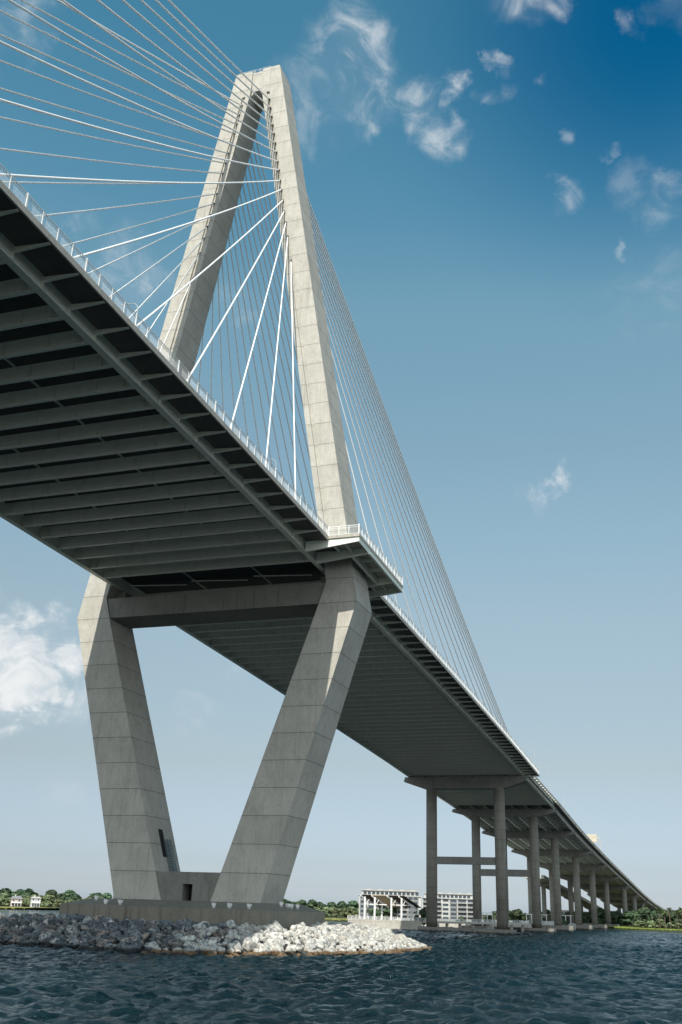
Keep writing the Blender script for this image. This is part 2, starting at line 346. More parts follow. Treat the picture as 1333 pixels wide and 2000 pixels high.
mb = MB(); sweep(mb, YS, rect(-21.1, -20.92, -.9, -.3)); mb.build('far_fascia', M['fascia'], deck, DO)
mb = MB()
for x in (-19.0, 18.9): sweep(mb, YS, [(x-.22, -.3), (x+.22, -.3), (x+.1, .55), (x-.1, .55)])
mb.build('traffic_barrier', M['fascia'], deck, DO)
for s in (1, -1):
    mb = MB(); sweep(mb, YS, ib(s*G))
    for k in range(-2, 28):           # bolted splice plates
        y = -9.0+14.4*(k-6)
        if y > 262: continue
        zz = zd(y); mb.box(s*G-.48, s*G+.48, y-.12, y+.12, zz-2.53, zz-2.50); mb.box(s*G-.06, s*G+.06, y-.5, y+.5, zz-2.3, zz-1.1)
    mb.build('edge_girder', M['steel'], deck, DO)
# floor beam (shared mesh)
mb = MB()
L = G-.05
mb.box(-L, L, -.02, .02, -2.27, -.6); mb.box(-L, L, -.27, .27, -2.36, -2.27); mb.box(-L, L, -.22, .22, -.6, -.52)
for x in (-14.3, -8.6, -2.9, 2.9, 8.6, 14.3): mb.box(x-.03, x+.03, -.25, .25, -2.27, -.6)
for s in (1, -1):
    mb.box(s*(L-1.9)-.03, s*(L-1.9)+.03, -.24, .24, -2.27, -.6)
    mb.tube([(s*(L-1.6), -.32, -.7), (s*(L-1.6), -.32, -2.5)], .07, 6); mb.tube([(s*(L-.9), -.33, -2.3), (s*(L-.9), -.33, -2.6)], .07, 6)
fb = mb.mesh('floor_beam', M['steel'])
mb = MB()
mb.hexa([(G+.03,-.02,-1.42),(24.05,-.02,-1.27),(24.05,.02,-1.27),(G+.03,.02,-1.42)], [(G+.03,-.02,-.8),(24.05,-.02,-1.12),(24.05,.02,-1.12),(G+.03,.02,-.8)])
mb.hexa([(G+.03,-.17,-1.46),(24.08,-.17,-1.31),(24.08,.17,-1.31),(G+.03,.17,-1.46)], [(G+.03,-.17,-1.42),(24.08,-.17,-1.27),(24.08,.17,-1.27),(G+.03,.17,-1.42)])
mb.box(G+.03, G+.25, -.1, .1, -2.43, -1.46)
bk = mb.mesh('footway_bracket', M['steel'])
Y0, SP = -12.2638, 4.8031
k = -21
while True:
    y = Y0+k*SP; k += 1
    if y > 266: break
    if -5 < y < 5: continue
    link('floor_beam', fb, deck, (0, y, zd(y)-60))
    if y < 205 and not (-12.9 < y < 12.7): link('footway_bracket', bk, deck, (0, y, zd(y)-60))
for y in np.arange(210, 266, SP): 
    link('footway_bracket', bk, deck, (0, float(y), zd(y)-60+.25)).scale = (.93, 1, 1)
mb = MB()
for x in (-6.6, 6.6): sweep(mb, YS, rect(x-.08, x+.08, -.75, -.5))
mb.build('stringer', M['steel'], deck, DO)
# footway railing
def railing(mb, pts, h=1.5, post=2.4, z0=0.0, wires=.13, mesh=None):
    """pts: polyline of (x, y, z) at floor edge"""
    first = True
    for a, b_ in zip(pts[:-1], pts[1:]):
        a = Vector(a); b_ = Vector(b_); L_ = (b_-a).length; n = max(1, round(L_/post))
        for hh, w in ((h, .08), (h-.28, .05), (.12, .05)):
            mb.bar(a+Vector((0, 0, hh)), b_+Vector((0, 0, hh)), w, w)
        for i in range(0 if first else 1, n+1):
            p = a.lerp(b_, i/n); w = .11 if i % 3 else .17
            mb.box(p.x-w/2, p.x+w/2, p.y-w/2, p.y+w/2, p.z-.1, p.z+h+(.0 if i % 3 else .12))
        first = False
        if mesh is not None:
            m_ = int(L_/wires)
            for i in range(m_):
                p = a.lerp(b_, (i+.5)/m_); mesh.bar(p+Vector((0, 0, .12)), p+Vector((0, 0, h-.28)), .016)
def edge_pts(x, ya, yb, st=9.6, dz=-.5):
    n = max(1, round((yb-ya)/st)); return [(x, ya+(yb-ya)*i/n, zd(ya+(yb-ya)*i/n)+dz) for i in range(n+1)]
for ya, yb, wr in ((-120, -12.8, .13), (12.6, 206, .2)):
    mb, ms = MB(), MB(); railing(mb, edge_pts(24.2, ya, yb), mesh=ms, wires=wr)
    rl = mb.build('footway_railing', M['white'], deck, DO); ms.build('railing_wires', M['white'], rl)
# drainage pipe after the end of the footway
mb = MB(); mb.tube([(21.6, 200, zd(200)-1.7), (21.6, 255, zd(255)-1.9), (21.3, 258, zd(258)-2.6), (21.2, 262, zd(262)-4.2)], .22, 8)
mb.build('drain_pipe', M['white'], deck, DO)
mb = MB(); sweep(mb, [206, 215, 225, 235, 245, 255, 262, 270], [(20.2, -.8), (21.8, -.95), (21.8, .6), (21.55, .6), (21.5, -.5), (20.2, -.45)])
mb.build('road_parapet', M['fascia'], deck, DO)
# short hooked poles on the railing
for i, y in enumerate((-73.5, -34.5, 4.2+31, 75, 114)):
    x0, z0 = 24.1, zd(y)-.5
    pts = [(x0, y, z0), (x0, y, z0+2.3)]+[(x0-.9+.9*math.cos(a), y, z0+2.3+.9*math.sin(a)) for a in np.linspace(.2, math.pi/2, 5)]+[(x0-2.2, y, z0+3.25)]
    o = MB().tube(pts, .05, 7).build('hooked_pole', M['galv'])
    tag(o, ['white hooked pipe pole on the footway rail between near cables, left of the far leg',
            'white hooked pipe pole on the rail where the second steep cable lands',
            'first small hooked pole on the rail beyond the viewing platform', 'second small hooked pole on the rail beyond the viewing platform',
            'third small hooked pole on the rail beyond the viewing platform'][i], 'pole', 'hooked poles on the footway rail')

# ------------------------------------------------------------------ viewing platform round the near leg
vp = empty('viewing_platform', (27, 0, 60), label='steel viewing platform with white railing wrapping the outside of the near tower leg', cat='viewing platform')
VO = Vector((-27, 0, -60))
za, zb_ = zd(-12.8)-.5, zd(12.6)-.5
mb = MB()
def vz(y): return za+(zb_-za)*(y+12.8)/25.4
for (x0, x1, y0, y1) in ((24.11, 25.05, -12.8, 12.6), (25.05, 29.5, -12.8, 12.6)):
    mb.hexa([(x0,y0,vz(y0)-.45),(x1,y0,vz(y0)-.45),(x1,y1,vz(y1)-.45),(x0,y1,vz(y1)-.45)], [(x0,y0,vz(y0)),(x1,y0,vz(y0)),(x1,y1,vz(y1)),(x0,y1,vz(y1))])
mb.build('floor_slab', M['fascia'], vp, VO)
for y, d1, d2 in ((-12.55, 1.75, .75), (-7.6, 1.95, .95), (6.6, 1.95, .95), (12.3, 1.75, .75)):
    zt = vz(y)-.46; mb = MB()
    xr = 20.4
    mb.hexa([(xr,y-.02,zt-d1),(29.4,y-.02,zt-d2),(29.4,y+.02,zt-d2),(xr,y+.02,zt-d1)], [(xr,y-.02,zt),(29.4,y-.02,zt),(29.4,y+.02,zt),(xr,y+.02,zt)])
    mb.hexa([(xr,y-.2,zt-d1-.07),(29.4,y-.2,zt-d2-.07),(29.4,y+.2,zt-d2-.07),(xr,y+.2,zt-d1-.07)], [(xr,y-.2,zt-d1),(29.4,y-.2,zt-d2),(29.4,y+.2,zt-d2),(xr,y+.2,zt-d1)])
    mb.box(29.0, 29.03, y-.18, y+.18, zt-d2, zt-.01)
    mb.build('cantilever_girder', M['steel'], vp, VO)
mb = MB()
mb.bar((29.35, -12.5, vz(-12.5)-.90), (29.35, 12.3, vz(12.3)-.90), .12, .85); mb.bar((29.35, -7.4, vz(-7.4)-1.36), (29.35, 12.2, vz(12.2)-1.36), .4, .07)
mb.build('edge_beam', M['steel'], vp, VO)
mb = MB(); mb.bar((26.6, -7.4, vz(-7)-1.1), (26.6, 6.4, vz(6)-1.1), .1, 1.2); mb.bar((26.6, -7.4, vz(-7)-1.7), (26.6, 6.4, vz(6)-1.7), .5, .07)
mb.build('inner_beam', M['steel'], vp, VO)
for (xa, ya, yb) in ((24.6, -12.4, -7.7), (26.6, -12.4, -7.7), (24.6, 6.7, 12.2), (26.6, 6.7, 12.2)):
    MB().bar((xa, ya, vz(ya)-.75), (xa, yb, vz(yb)-.75), .3, .55).build('joist', M['steel'], vp, VO)
for y in (-3.0, 1.7):
    MB().bar((26.7, y, vz(y)-.75), (29.3, y, vz(y)-.75), .3, .55).build('joist', M['steel'], vp, VO)
mb, ms = MB(), MB()
railing(mb, [(24.35, -12.7, vz(-12.7)), (29.4, -12.7, vz(-12.7)), (29.4, 12.5, vz(12.5)), (24.35, 12.5, vz(12.5))], post=1.7, mesh=ms)
r_ = mb.build('platform_railing', M['white'], vp, VO); ms.build('railing_wires', M['white'], r_)

# ------------------------------------------------------------------ stay cables
ZA = [123, 128.9, 132.4, 135.3, 138.1, 140.9, 143.3, 146.1, 148.4, 151, 153.5, 156.1, 158.6, 161, 163.5, 166]
YM = [-17.2, -30.4, -43.7, -57.7, -71.2, -85.1, -98.8, -112.3, -125.9, -139.5, -153, -166.5, -180, -193, -205, -217]
YSD = [22, 35.2, 48.4, 62, 74.8, 87.6, 101.2, 113.4, 126.8, 138.8, 152.4, 163, 172, 179.5, 186, 191.5]
ORD = ['lowest', 'second lowest', 'third lowest', 'fourth lowest', 'fifth lowest', 'sixth lowest', 'seventh lowest', 'eighth lowest',
       'eighth from top', 'seventh from top', 'sixth from top', 'fifth from top', 'fourth from top', 'third from top', 'second from top', 'topmost']
for s, legname in ((1, 'near'), (-1, 'far')):
    for side, Y in ((-1, YM), (1, YSD)):
        for i in range(16):
            z = ZA[i]; a = Vector((s*(innx(z)+1.35), side*(dep(z)-.35), z)); b_ = Vector((s*20.5, Y[i], zd(Y[i])-.2))
            d = (b_-a).normalized(); r = .115+.003*i
            root = empty('stay_cable', a, cat='stay cable',
                label='white stay cable, %s on the %s tower leg, %s span side' % (ORD[i], legname, 'main' if side < 0 else 'back'),
                group='stay cables fanning from the tower')
            Lc = (b_-a).length; sag = Lc*Lc*6e-5
            pts = [a.lerp(b_, t)-Vector((0, 0, 4*sag*t*(1-t))) for t in np.linspace(0, 1, int(Lc/3)+2)]
            MB().tube(pts, r, 10).build('sheath', M['cable'], root, -a)
            MB().tube([a-d*.1, a+d*.65], r+.05, 8).build('tower_socket', M['socket'], root, -a, smooth=True)
            MB().tube([b_, b_-d*5.2], r+.06, 8).build('deck_sleeve', M['white'], root, -a, smooth=True)

# ------------------------------------------------------------------ piers
PIERS = [(196.4, 11.8, 1.85, 45.4, 3.9, (20.8, 23.2)), (270, 11.8, 1.75, 42.6, 3.0, (19.8, 22.4)), (331, 11.8, 1.7, None, 3, None), (408, 11.8, 1.7, None, 3, None),
         (488, 11.8, 1.7, None, 3, None), (575, 11.8, 1.7, None, 3, None), (662, 16.6, 1.9, None, 3, None), (768, 16.6, 1.9, None, 3, None), (880, 16.6, 1.9, None, 3, None), (1010, 15, 1.9, None, 3, None), (1130, 15, 1.9, None, 2.6, None)]
WZ = -.3
PL = ['nearest and tallest twin column bridge pier, with a horizontal strut at mid height', 'second twin column bridge pier, with its strut lower than the first',
      'third bridge pier back from the water, without a strut', 'fourth bridge pier, standing in the water', 'fifth bridge pier, standing in the water', 'sixth bridge pier, last of those standing in water',
      'first bridge pier on the grassy shore', 'second bridge pier on the grassy shore', 'third bridge pier on the shore', 'fourth bridge pier on the shore, near the trees', 'last small bridge pier before the trees']
for i, (y, cx, r, zc, cd, st) in enumerate(PIERS):
    zt = zd(y); land = i >= 6
    zc = zc if zc else zt-6.0 if i < 8 else zt-5.0
    ztop = zc+cd
    base = .6 if land else 1.2
    root = empty('bridge_pier', (0, y, 0), label=PL[i], cat='bridge pier', group='piers under the approach')
    ro = Vector((0, -y, 0))
    for s in (-1, 1):
        mb = MB(); mb.tube([(s*cx, y, base-.2), (s*cx, y, zc+.05)], r, 28); o = mb.build('column', M['pier'], root, ro, smooth=False)
        for p in o.data.polygons: p.use_smooth = len(p.vertices) == 4
    wt = 21.0; hw = 1.5
    prof = [(-wt, ztop), (-wt-.5, zc+cd*.62), (-cx-2.4, zc), (cx+2.4, zc), (wt+.5, zc+cd*.62), (wt, ztop)]
    MB().hexa([(x, y-hw, z) for x, z in prof], [(x, y+hw, z) for x, z in prof]).build('pier_cap', M['cap'], root, ro)
    mb = MB()
    for x in np.linspace(-19.5, 19.5, 8): mb.box(x-.45, x+.45, y-.6, y+.6, ztop, min(zt-2.45, ztop+3.2))
    mb.build('bearing_block', M['cap'], root, ro)
    if st:
        MB().box(-cx+r*.9, cx-r*.9, y-.9, y+.9, st[0], st[1]).build('strut', M['cap'], root, ro)
    if not land:
        w_ = 15.8 if i == 0 else 18.6
        MB().box(-w_, w_, y-3.4, y+3.4, -3, 1.15 if i < 2 else 1.9).build('footing', M['footing'], root, ro)

# ------------------------------------------------------------------ approach viaduct
va = empty('approach_viaduct', (0, 270, 48), label='long concrete and steel approach viaduct sloping down to the shore', cat='viaduct')
AO = Vector((0, -270, -48))
YA = [270.2]+list(np.arange(280, 1500, 20.0))
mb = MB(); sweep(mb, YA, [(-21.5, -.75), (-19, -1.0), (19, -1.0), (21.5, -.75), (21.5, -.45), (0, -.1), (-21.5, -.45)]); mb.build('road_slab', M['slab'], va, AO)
mb = MB(); sweep(mb, YA, [(21.5, -.85), (21.8, -.85), (21.8, .85), (21.55, .85), (21.45, -.4)]); mb.build('parapet', M['fascia'], va, AO)
mb = MB(); sweep(mb, YA, [(-21.5, -.85), (-21.8, -.85), (-21.8, .85), (-21.55, .85), (-21.45, -.4)]); mb.build('parapet', M['fascia'], va, AO)
for j, x in enumerate(np.linspace(-19.8, 19.8, 8)):
    mb = MB(); sweep(mb, YA, ib(x, -1.0, -3.0, .7)); mb.build('girder', M['approach'] if j == 7 else M['steel'], va, AO)
for i in range(9):
    ya, yb = PIERS[i+1][0], PIERS[i+2][0]; mb = MB()
    for y in np.arange(ya+6, yb-3, 6.5):
        for x in np.linspace(-19.8, 19.8, 8)[:-1]:
            z = zd(y); mb.bar((x, y, z-2.7), (x+5.657, y, z-1.3), .12); mb.bar((x, y, z-1.3), (x+5.657, y, z-2.7), .12); mb.bar((x, y, z-2.8), (x+5.657, y, z-2.8), .14)
            if y+6.5 < yb-3: mb.bar((x, y, z-2.8), (x+5.657, y+6.5, zd(y+6.5)-2.8), .12)
    mb.build('cross_frame', M['steel'], va, AO)
mb = MB()
for y in np.arange(276, 900, 26): mb.box(21.8, 22.15, y, y+.35, zd(y)-.6, zd(y)+.1)
mb.build('scupper', M['dark'], va, AO)

# side ramp viaduct on the far side, seen between the piers
rp = empty('ramp_viaduct', (-34, 600, 20), label='lower concrete side ramp seen between the columns beyond the fifth pier', cat='ramp')
RO = Vector((34, -600, -20))
def rz(y): return 29.5-(y-520)*.035
mb = MB()
pts = [(-27-(y-520)*.012, y) for y in range(520, 1001, 40)]
for (xa, y0), (xb, y1) in zip(pts[:-1], pts[1:]):
    mb.hexa([(xa-6, y0, rz(y0)-2.2), (xa+6, y0, rz(y0)-2.2), (xa+6, y0, rz(y0)), (xa-6, y0, rz(y0))], [(xb-6, y1, rz(y1)-2.2), (xb+6, y1, rz(y1)-2.2), (xb+6, y1, rz(y1)), (xb-6, y1, rz(y1))])
mb.build('ramp_deck', M['approach'], rp, RO)
for y in (560, 640, 720, 800, 880):
    xc = -27-(y-520)*.012; mb = MB(); mb.tube([(xc, y, 0), (xc, y, rz(y)-3.4)], 1.5, 16)
    mb.hexa([(xc-5.5, y-1.2, rz(y)-2.9), (xc-1.8, y-1.2, rz(y)-4.6), (xc+1.8, y-1.2, rz(y)-4.6), (xc+5.5, y-1.2, rz(y)-2.9), (xc+5.5, y-1.2, rz(y)-2.2), (xc-5.5, y-1.2, rz(y)-2.2)],
            [(xc-5.5, y+1.2, rz(y)-2.9), (xc-1.8, y+1.2, rz(y)-4.6), (xc+1.8, y+1.2, rz(y)-4.6), (xc+5.5, y+1.2, rz(y)-2.9), (xc+5.5, y+1.2, rz(y)-2.2), (xc-5.5, y+1.2, rz(y)-2.2)])
    mb.build('ramp_column', M['pier'], rp, RO)

# lamps along the approach
def lamp_meshes(s):
    p = MB(); p.tube([(0, 0, 0), (0, 0, 8.2)]+[(-s*(1.2-1.2*math.cos(a)), 0, 8.2+1.5*math.sin(a)) for a in (.4, .8, 1.2, 1.57)]+[(-s*4.2, 0, 9.9)], .07, 6, r2=.05)
    h = MB(); h.box(-s*5.1 if s > 0 else 4.1, -s*4.1 if s > 0 else 5.1, -.2, .2, 9.8, 10.0); b_ = MB(); b_.tube([(0, 0, -.4), (0, 0, .7)], .2, 8)
    return p.mesh('pole', M['galv']), h.mesh('lamp_head', M['galv']), b_.mesh('pole_base', M['galv'])
LM = {s: lamp_meshes(s) for s in (1, -1)}
NTH = ['first', 'second', 'third', 'fourth', 'fifth', 'sixth', 'seventh', 'eighth', 'ninth', 'tenth', 'eleventh', 'twelfth', 'thirteenth', 'fourteenth']
for s in (1, -1):
    ys = [216, 252, 292, 335, 382, 430, 480, 532, 586, 642, 700, 760, 820, 880] if s > 0 else [232, 282, 335, 390, 448, 510, 575, 645, 720, 800]
    for i, y in enumerate(ys):
        root = empty('street_lamp', (s*21.4, y, zd(y)+.5), cat='street lamp', group='lamps along the approach',
                     label='slim curved arm street lamp on the %s parapet of the viaduct, %s down the slope' % ('near' if s > 0 else 'far', NTH[i]))
        for me in LM[s]: link(me.name, me, root)
# overhead sign on the approach
sg = empty('gantry_sign', (21.3, 447, zd(447)), label='pale yellow road sign panel seen from behind on a gantry above the viaduct', cat='road sign')
mb = MB(); mb.tube([(0, 0, -.5), (0, 0, 8.4)], .3, 10); mb.build('gantry_post', M['approach'], sg)
mb = MB(); mb.bar((0, 0, 7.9), (-9, 0, 7.9), .3, .5); mb.build('gantry_arm', M['approach'], sg)
mb = MB(); mb.box(-8.6, -1.6, -.12, .06, 5.4, 9.6)
for z in (6.0, 7.2, 8.4, 9.2): mb.box(-8.6, -1.6, -.24, -.12, z, z+.18)
mb.build('sign_panel', paint('pale_yellow_panel', (.62, .55, .42), .6, .3), sg)

# ------------------------------------------------------------------ floodlights on the plinth
FL = [(-13.4, -8.0, .2), (-9.9, -10.9, .3), (-7.4, -10.9, -.2), (8.1, -10.9, .25), (10.6, -10.9, -.1), (13.7, -10.9, 0), (15.9, -4.2, .4), (16.3, -2.6, -.3), (16.4, -1.3, .2), (16.5, .9, .5)]
FLL = ['small white floodlight at the left end of the plinth', 'left one of the white floodlight pair in front of the far leg', 'right one of the white floodlight pair in front of the far leg',
       'white floodlight on the plinth in front of the near leg\'s left edge', 'white floodlight on the plinth in front of the middle of the near leg', 'white floodlight on the plinth at the near leg\'s right edge',
       'first of the four white floodlights right of the near leg', 'second of the four white floodlights right of the near leg', 'third of the four white floodlights right of the near leg', 'rightmost white floodlight on the plinth']
b1 = MB(); b1.box(-.2, .2, -.15, .15, 0, .08); b1.tube([(0, 0, 0), (0, 0, .3)], .06, 6); b1 = b1.mesh('bracket', M['white'])
h1 = MB(); h1.hexa([(-.22, -.2, .18), (.22, -.2, .18), (.22, .2, .18), (-.22, .2, .18)], [(-.3, -.27, .68), (.3, -.27, .62), (.3, .27, .62), (-.3, .27, .68)]); h1 = h1.mesh('lamp_housing', M['white'])
for (x, y, rz_), lb in zip(FL, FLL):
    k_ = max((abs(y)-6.05)/6.05, (abs(x)-15.1)/2.1, 0); z = 6.12-k_*1.0
    root = empty('floodlight', (x, y, z-.02), rz_, label=lb, cat='floodlight', group='floodlights on the plinth'); link('bracket', b1, root); link('lamp_housing', h1, root)

# ------------------------------------------------------------------ water
def water_mat():
    mt, t, b = mat('river_water')
    p1 = pos(t, .8, 1.5, 1); f1 = noise(t, p1, 2.2, 7, .66, .3); f2 = noise(t, pos(t, .05, .07, 1), .35, 4, .5)
    f3 = noise(t, pos(t, .25, .5, 1), .5, 4, .55)
    c = mixc(t, smooth(t, f2, .35, .65), (.001, .012, .017), (.003, .018, .024))
    t.links.new(c, b.inputs['Base Color']); b.inputs['Roughness'].default_value = .10; b.inputs['IOR'].default_value = 1.33
    b.inputs['Specular IOR Level'].default_value = .5
    n1 = N(t, 'ShaderNodeBump'); n1.inputs['Strength'].default_value = 1.0; n1.inputs['Distance'].default_value = .30; t.links.new(f1, n1.inputs['Height'])
    n0 = N(t, 'ShaderNodeBump'); n0.inputs['Strength'].default_value = 1.0; n0.inputs['Distance'].default_value = 1.7; t.links.new(f3, n0.inputs['Height'])
    t.links.new(n0.outputs[0], n1.inputs['Normal']); t.links.new(n1.outputs[0], b.inputs['Normal'])
    return mt
M['water'] = water_mat()
def grid_mesh(name, xs, ys, zfun, mt, smooth=True):
    X, Y = np.meshgrid(xs, ys); Z = zfun(X, Y); nx, ny = len(xs), len(ys)
    co = np.stack([X, Y, Z], -1).reshape(-1, 3).astype(np.float32)
    i = np.arange(nx*ny).reshape(ny, nx); q = np.stack([i[:-1, :-1], i[:-1, 1:], i[1:, 1:], i[1:, :-1]], -1).reshape(-1, 4)
    me = bpy.data.meshes.new(name); me.vertices.add(len(co)); me.vertices.foreach_set('co', co.ravel())
    me.loops.add(q.size); me.loops.foreach_set('vertex_index', q.ravel().astype(np.int32))
    me.polygons.add(len(q)); me.polygons.foreach_set('loop_start', np.arange(0, q.size, 4, dtype=np.int32))
    me.update(calc_edges=True); me.validate(); me.materials.append(mt); me.polygons.foreach_set('use_smooth', [smooth]*len(q)); return me
WAVES = []
for _ in range(46):
    L_ = float(np.exp(RNG.uniform(math.log(.85), math.log(4.6)))); th = math.radians(-100)+RNG.normal(0, .7)
    WAVES.append((2*math.pi/L_*math.cos(th), 2*math.pi/L_*math.sin(th), RNG.uniform(0, 6.28), .0135*L_**.75))
def waves(X, Y):
    Z = np.zeros_like(X, dtype=float)
    for kx, ky, ph, a in WAVES:
        s_ = np.sin(kx*X+ky*Y+ph); Z += a*(1-2*np.abs(s_)**.9) if ky*0 else a*s_
    Z += .35*np.maximum(Z, 0)**2
    return Z
x0_, x1_, y0_, y1_ = -90, 190, -175, 110
def wz(X, Y):
    e = np.minimum.reduce([(X-x0_)/12, (x1_-X)/12, (Y-y0_)/8, (430-Y)/80]); f = np.clip(e, 0, 1); f = f*f*(3-2*f)
    return WZ+waves(X, Y)*f
# fine patch near the boat, coarser patch behind, then calm open water
me = grid_mesh('water', np.arange(x0_, x1_+.01, .4), np.arange(y0_, y1_+.01, .36), wz, M['water'])
w1 = link('water', me); tag(w1, kind='structure', label='dark blue green choppy river water in the foreground')
me = grid_mesh('water', np.arange(x0_, x1_+.01, 1.0), np.arange(y1_-.6, 430.01, 1.1), wz, M['water'])
tag(link('water', me), kind='structure', label='choppy river water beyond the rubble island')
y1_ = 430
mb = MB()
BX = 6000
for (a, b_, c, d) in ((-BX, x0_, -BX, BX), (x1_, BX, -BX, BX), (x0_, x1_, -BX, y0_), (x0_, x1_, y1_, BX)): mb.add([(a, c, WZ), (b_, c, WZ), (b_, d, WZ), (a, d, WZ)], [(0, 1, 2, 3)])
w2 = mb.build('water', M['water']); tag(w2, kind='structure', label='open river water reaching the far shore')
bed = MB().add([(-BX, -BX, -4), (BX, -BX, -4), (BX, BX, -4), (-BX, BX, -4)], [(0, 1, 2, 3)]).build('river_bed', paint('river_bed', (.03, .035, .03), .9)); tag(bed, kind='structure')

# ------------------------------------------------------------------ rubble island
ISL = [(-75, -6), (-48, -17), (-17, -27), (5, -31.5), (17, -29), (25, -17), (31.2, 0), (31, 26), (25, 38), (0, 46), (-40, 42), (-75, 26)]
def seg_d(px, py, poly):
    best = 1e9; inside = False; n = len(poly)
    for i in range(n):
        (ax, ay), (bx, by) = poly[i], poly[(i+1) % n]
        t_ = max(0, min(1, ((px-ax)*(bx-ax)+(py-ay)*(by-ay))/((bx-ax)**2+(by-ay)**2)))
        best = min(best, math.hypot(px-ax-t_*(bx-ax), py-ay-t_*(by-ay)))
        if (ay > py) != (by > py) and px < (bx-ax)*(py-ay)/(by-ay)+ax: inside = not inside
    return best if inside else -best
def isl_h(x, y):
    db = seg_d(x, y, ISL); dp = max(-seg_d(x, y, OCT), 0)
    if db < 0: return WZ-.5+db*.35
    t_ = min(1, db/(min(db+dp, 13))*1.15); return WZ-.5+3.35*t_**.8
xs_, ys_ = np.arange(-84, 40, 1.5), np.arange(-40, 54, 1.5)
rockm = concrete('rubble_core', (.10, .10, .10), streak=.5)
isl = link('rubble_island', grid_mesh('rubble_island', xs_, ys_, np.vectorize(lambda x, y: isl_h(x, y)-.35), rockm)); tag(isl, kind='structure', label='low island of dumped rock around the tower foot')
def rock_mat(name, cols, tide):
    mt, t, b = mat(name)
    g = N(t, 'ShaderNodeNewGeometry'); oi = N(t, 'ShaderNodeObjectInfo')
    rnd = mathn(t, 'FRACT', mathn(t, 'ADD', g.outputs['Random Per Island'], mathn(t, 'MULTIPLY', oi.outputs['Random'], 7.3)))
    cr = N(t, 'ShaderNodeValToRGB'); cr.color_ramp.interpolation = 'LINEAR'; t.links.new(rnd, cr.inputs[0])
    els = cr.color_ramp.elements
    for i, c in enumerate(cols):
        e = els[i] if i < 2 else els.new(0.5); e.position = i/(len(cols)-1)
    for i, c in enumerate(cols): els[i].position = i/(len(cols)-1); els[i].color = (*c, 1)
    f = noise(t, pos(t), 2.2, 8, .7); f2 = noise(t, pos(t), 11, 5, .6)
    c = mixc(t, smooth(t, f, .42, .62), cr.outputs[0], tuple(x*.55 for x in cols[0]))
    c = mixc(t, mathn(t, 'MULTIPLY', smooth(t, f2, .5, .75), .5), c, (.08, .08, .075))
    sx = N(t, 'ShaderNodeSeparateXYZ'); t.links.new(pos(t), sx.inputs[0])
    h = mathn(t, 'ADD', sx.outputs[2], mathn(t, 'MULTIPLY', mathn(t, 'SUBTRACT', noise(t, pos(t), .9, 4), .5), .7))
    c = mixc(t, smooth(t, h, .10, .42, .92, 0), c, tide)
    t.links.new(c, b.inputs['Base Color']); b.inputs['Roughness'].default_value = .85
    bump(t, b, f, .5, .12)
    return mt
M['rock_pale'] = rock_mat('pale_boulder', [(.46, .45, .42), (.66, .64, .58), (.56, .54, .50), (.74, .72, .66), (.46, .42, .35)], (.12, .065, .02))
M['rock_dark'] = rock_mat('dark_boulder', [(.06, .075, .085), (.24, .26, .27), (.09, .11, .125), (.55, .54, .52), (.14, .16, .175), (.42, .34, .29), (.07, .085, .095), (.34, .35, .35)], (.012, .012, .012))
def boulder(seed):
    r = random.Random(seed); bm = bmesh.new()
    e = (1, r.uniform(.65, .95), r.uniform(.5, .8))
    for _ in range(r.randint(13, 19)):
        v = Vector((r.gauss(0, 1), r.gauss(0, 1), r.gauss(0, 1))).normalized()*r.uniform(.86, 1.06); bm.verts.new((v.x*e[0], v.y*e[1], v.z*e[2]))
    res = bmesh.ops.convex_hull(bm, input=bm.verts[:])
    bmesh.ops.delete(bm, geom=[v for v in bm.verts if not v.link_faces], context='VERTS')
    bmesh.ops.dissolve_limit(bm, angle_limit=.22, verts=bm.verts[:], edges=bm.edges[:])
    bmesh.ops.bevel(bm, geom=bm.edges[:], offset=.07, segments=1, affect='EDGES', clamp_overlap=True)
    bmesh.ops.recalc_face_normals(bm, faces=bm.faces[:])
    return bm
RV = []
for k in range(14):
    bm = boulder(k); out_ = []
    for mk in ('rock_pale', 'rock_dark'):
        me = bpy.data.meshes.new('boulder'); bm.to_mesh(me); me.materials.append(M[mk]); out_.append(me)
    RV.append((out_, [v.co.copy() for v in bm.verts], [tuple(v.index for v in f.verts) for f in bm.faces])); bm.free()
cand = []
cam_xy = (76.3, -152.1)
y = -34.0
while y < 48:
    x = -46.0
    while x < 34:
        px, py = x+random.uniform(-.5, .5), y+random.uniform(-.5, .5); db = seg_d(px, py, ISL)
        st_ = 1.05
        front = (py < -10 or px > 12) and not (px < -12 and py > -9)
        if db > -1.3 and seg_d(px, py, OCT) < .2 and front and py < 46:
            r = random.choice([.35, .5, .6, .7, .8, .95, 1.15, 1.35])*random.uniform(.85, 1.15)
            if py > 30: r *= 1.25
            h = isl_h(px, py)
            cand.append((px, py, h+random.uniform(-.1, .3), r))
        x += st_
    y += 1.0
cand.sort(key=lambda c: -c[3]/math.hypot(c[0]-cam_xy[0], c[1]-cam_xy[1])*(1 if c[0] > -22 and c[1] < 2 else .35))
rest = {0: MB(), 1: MB()}
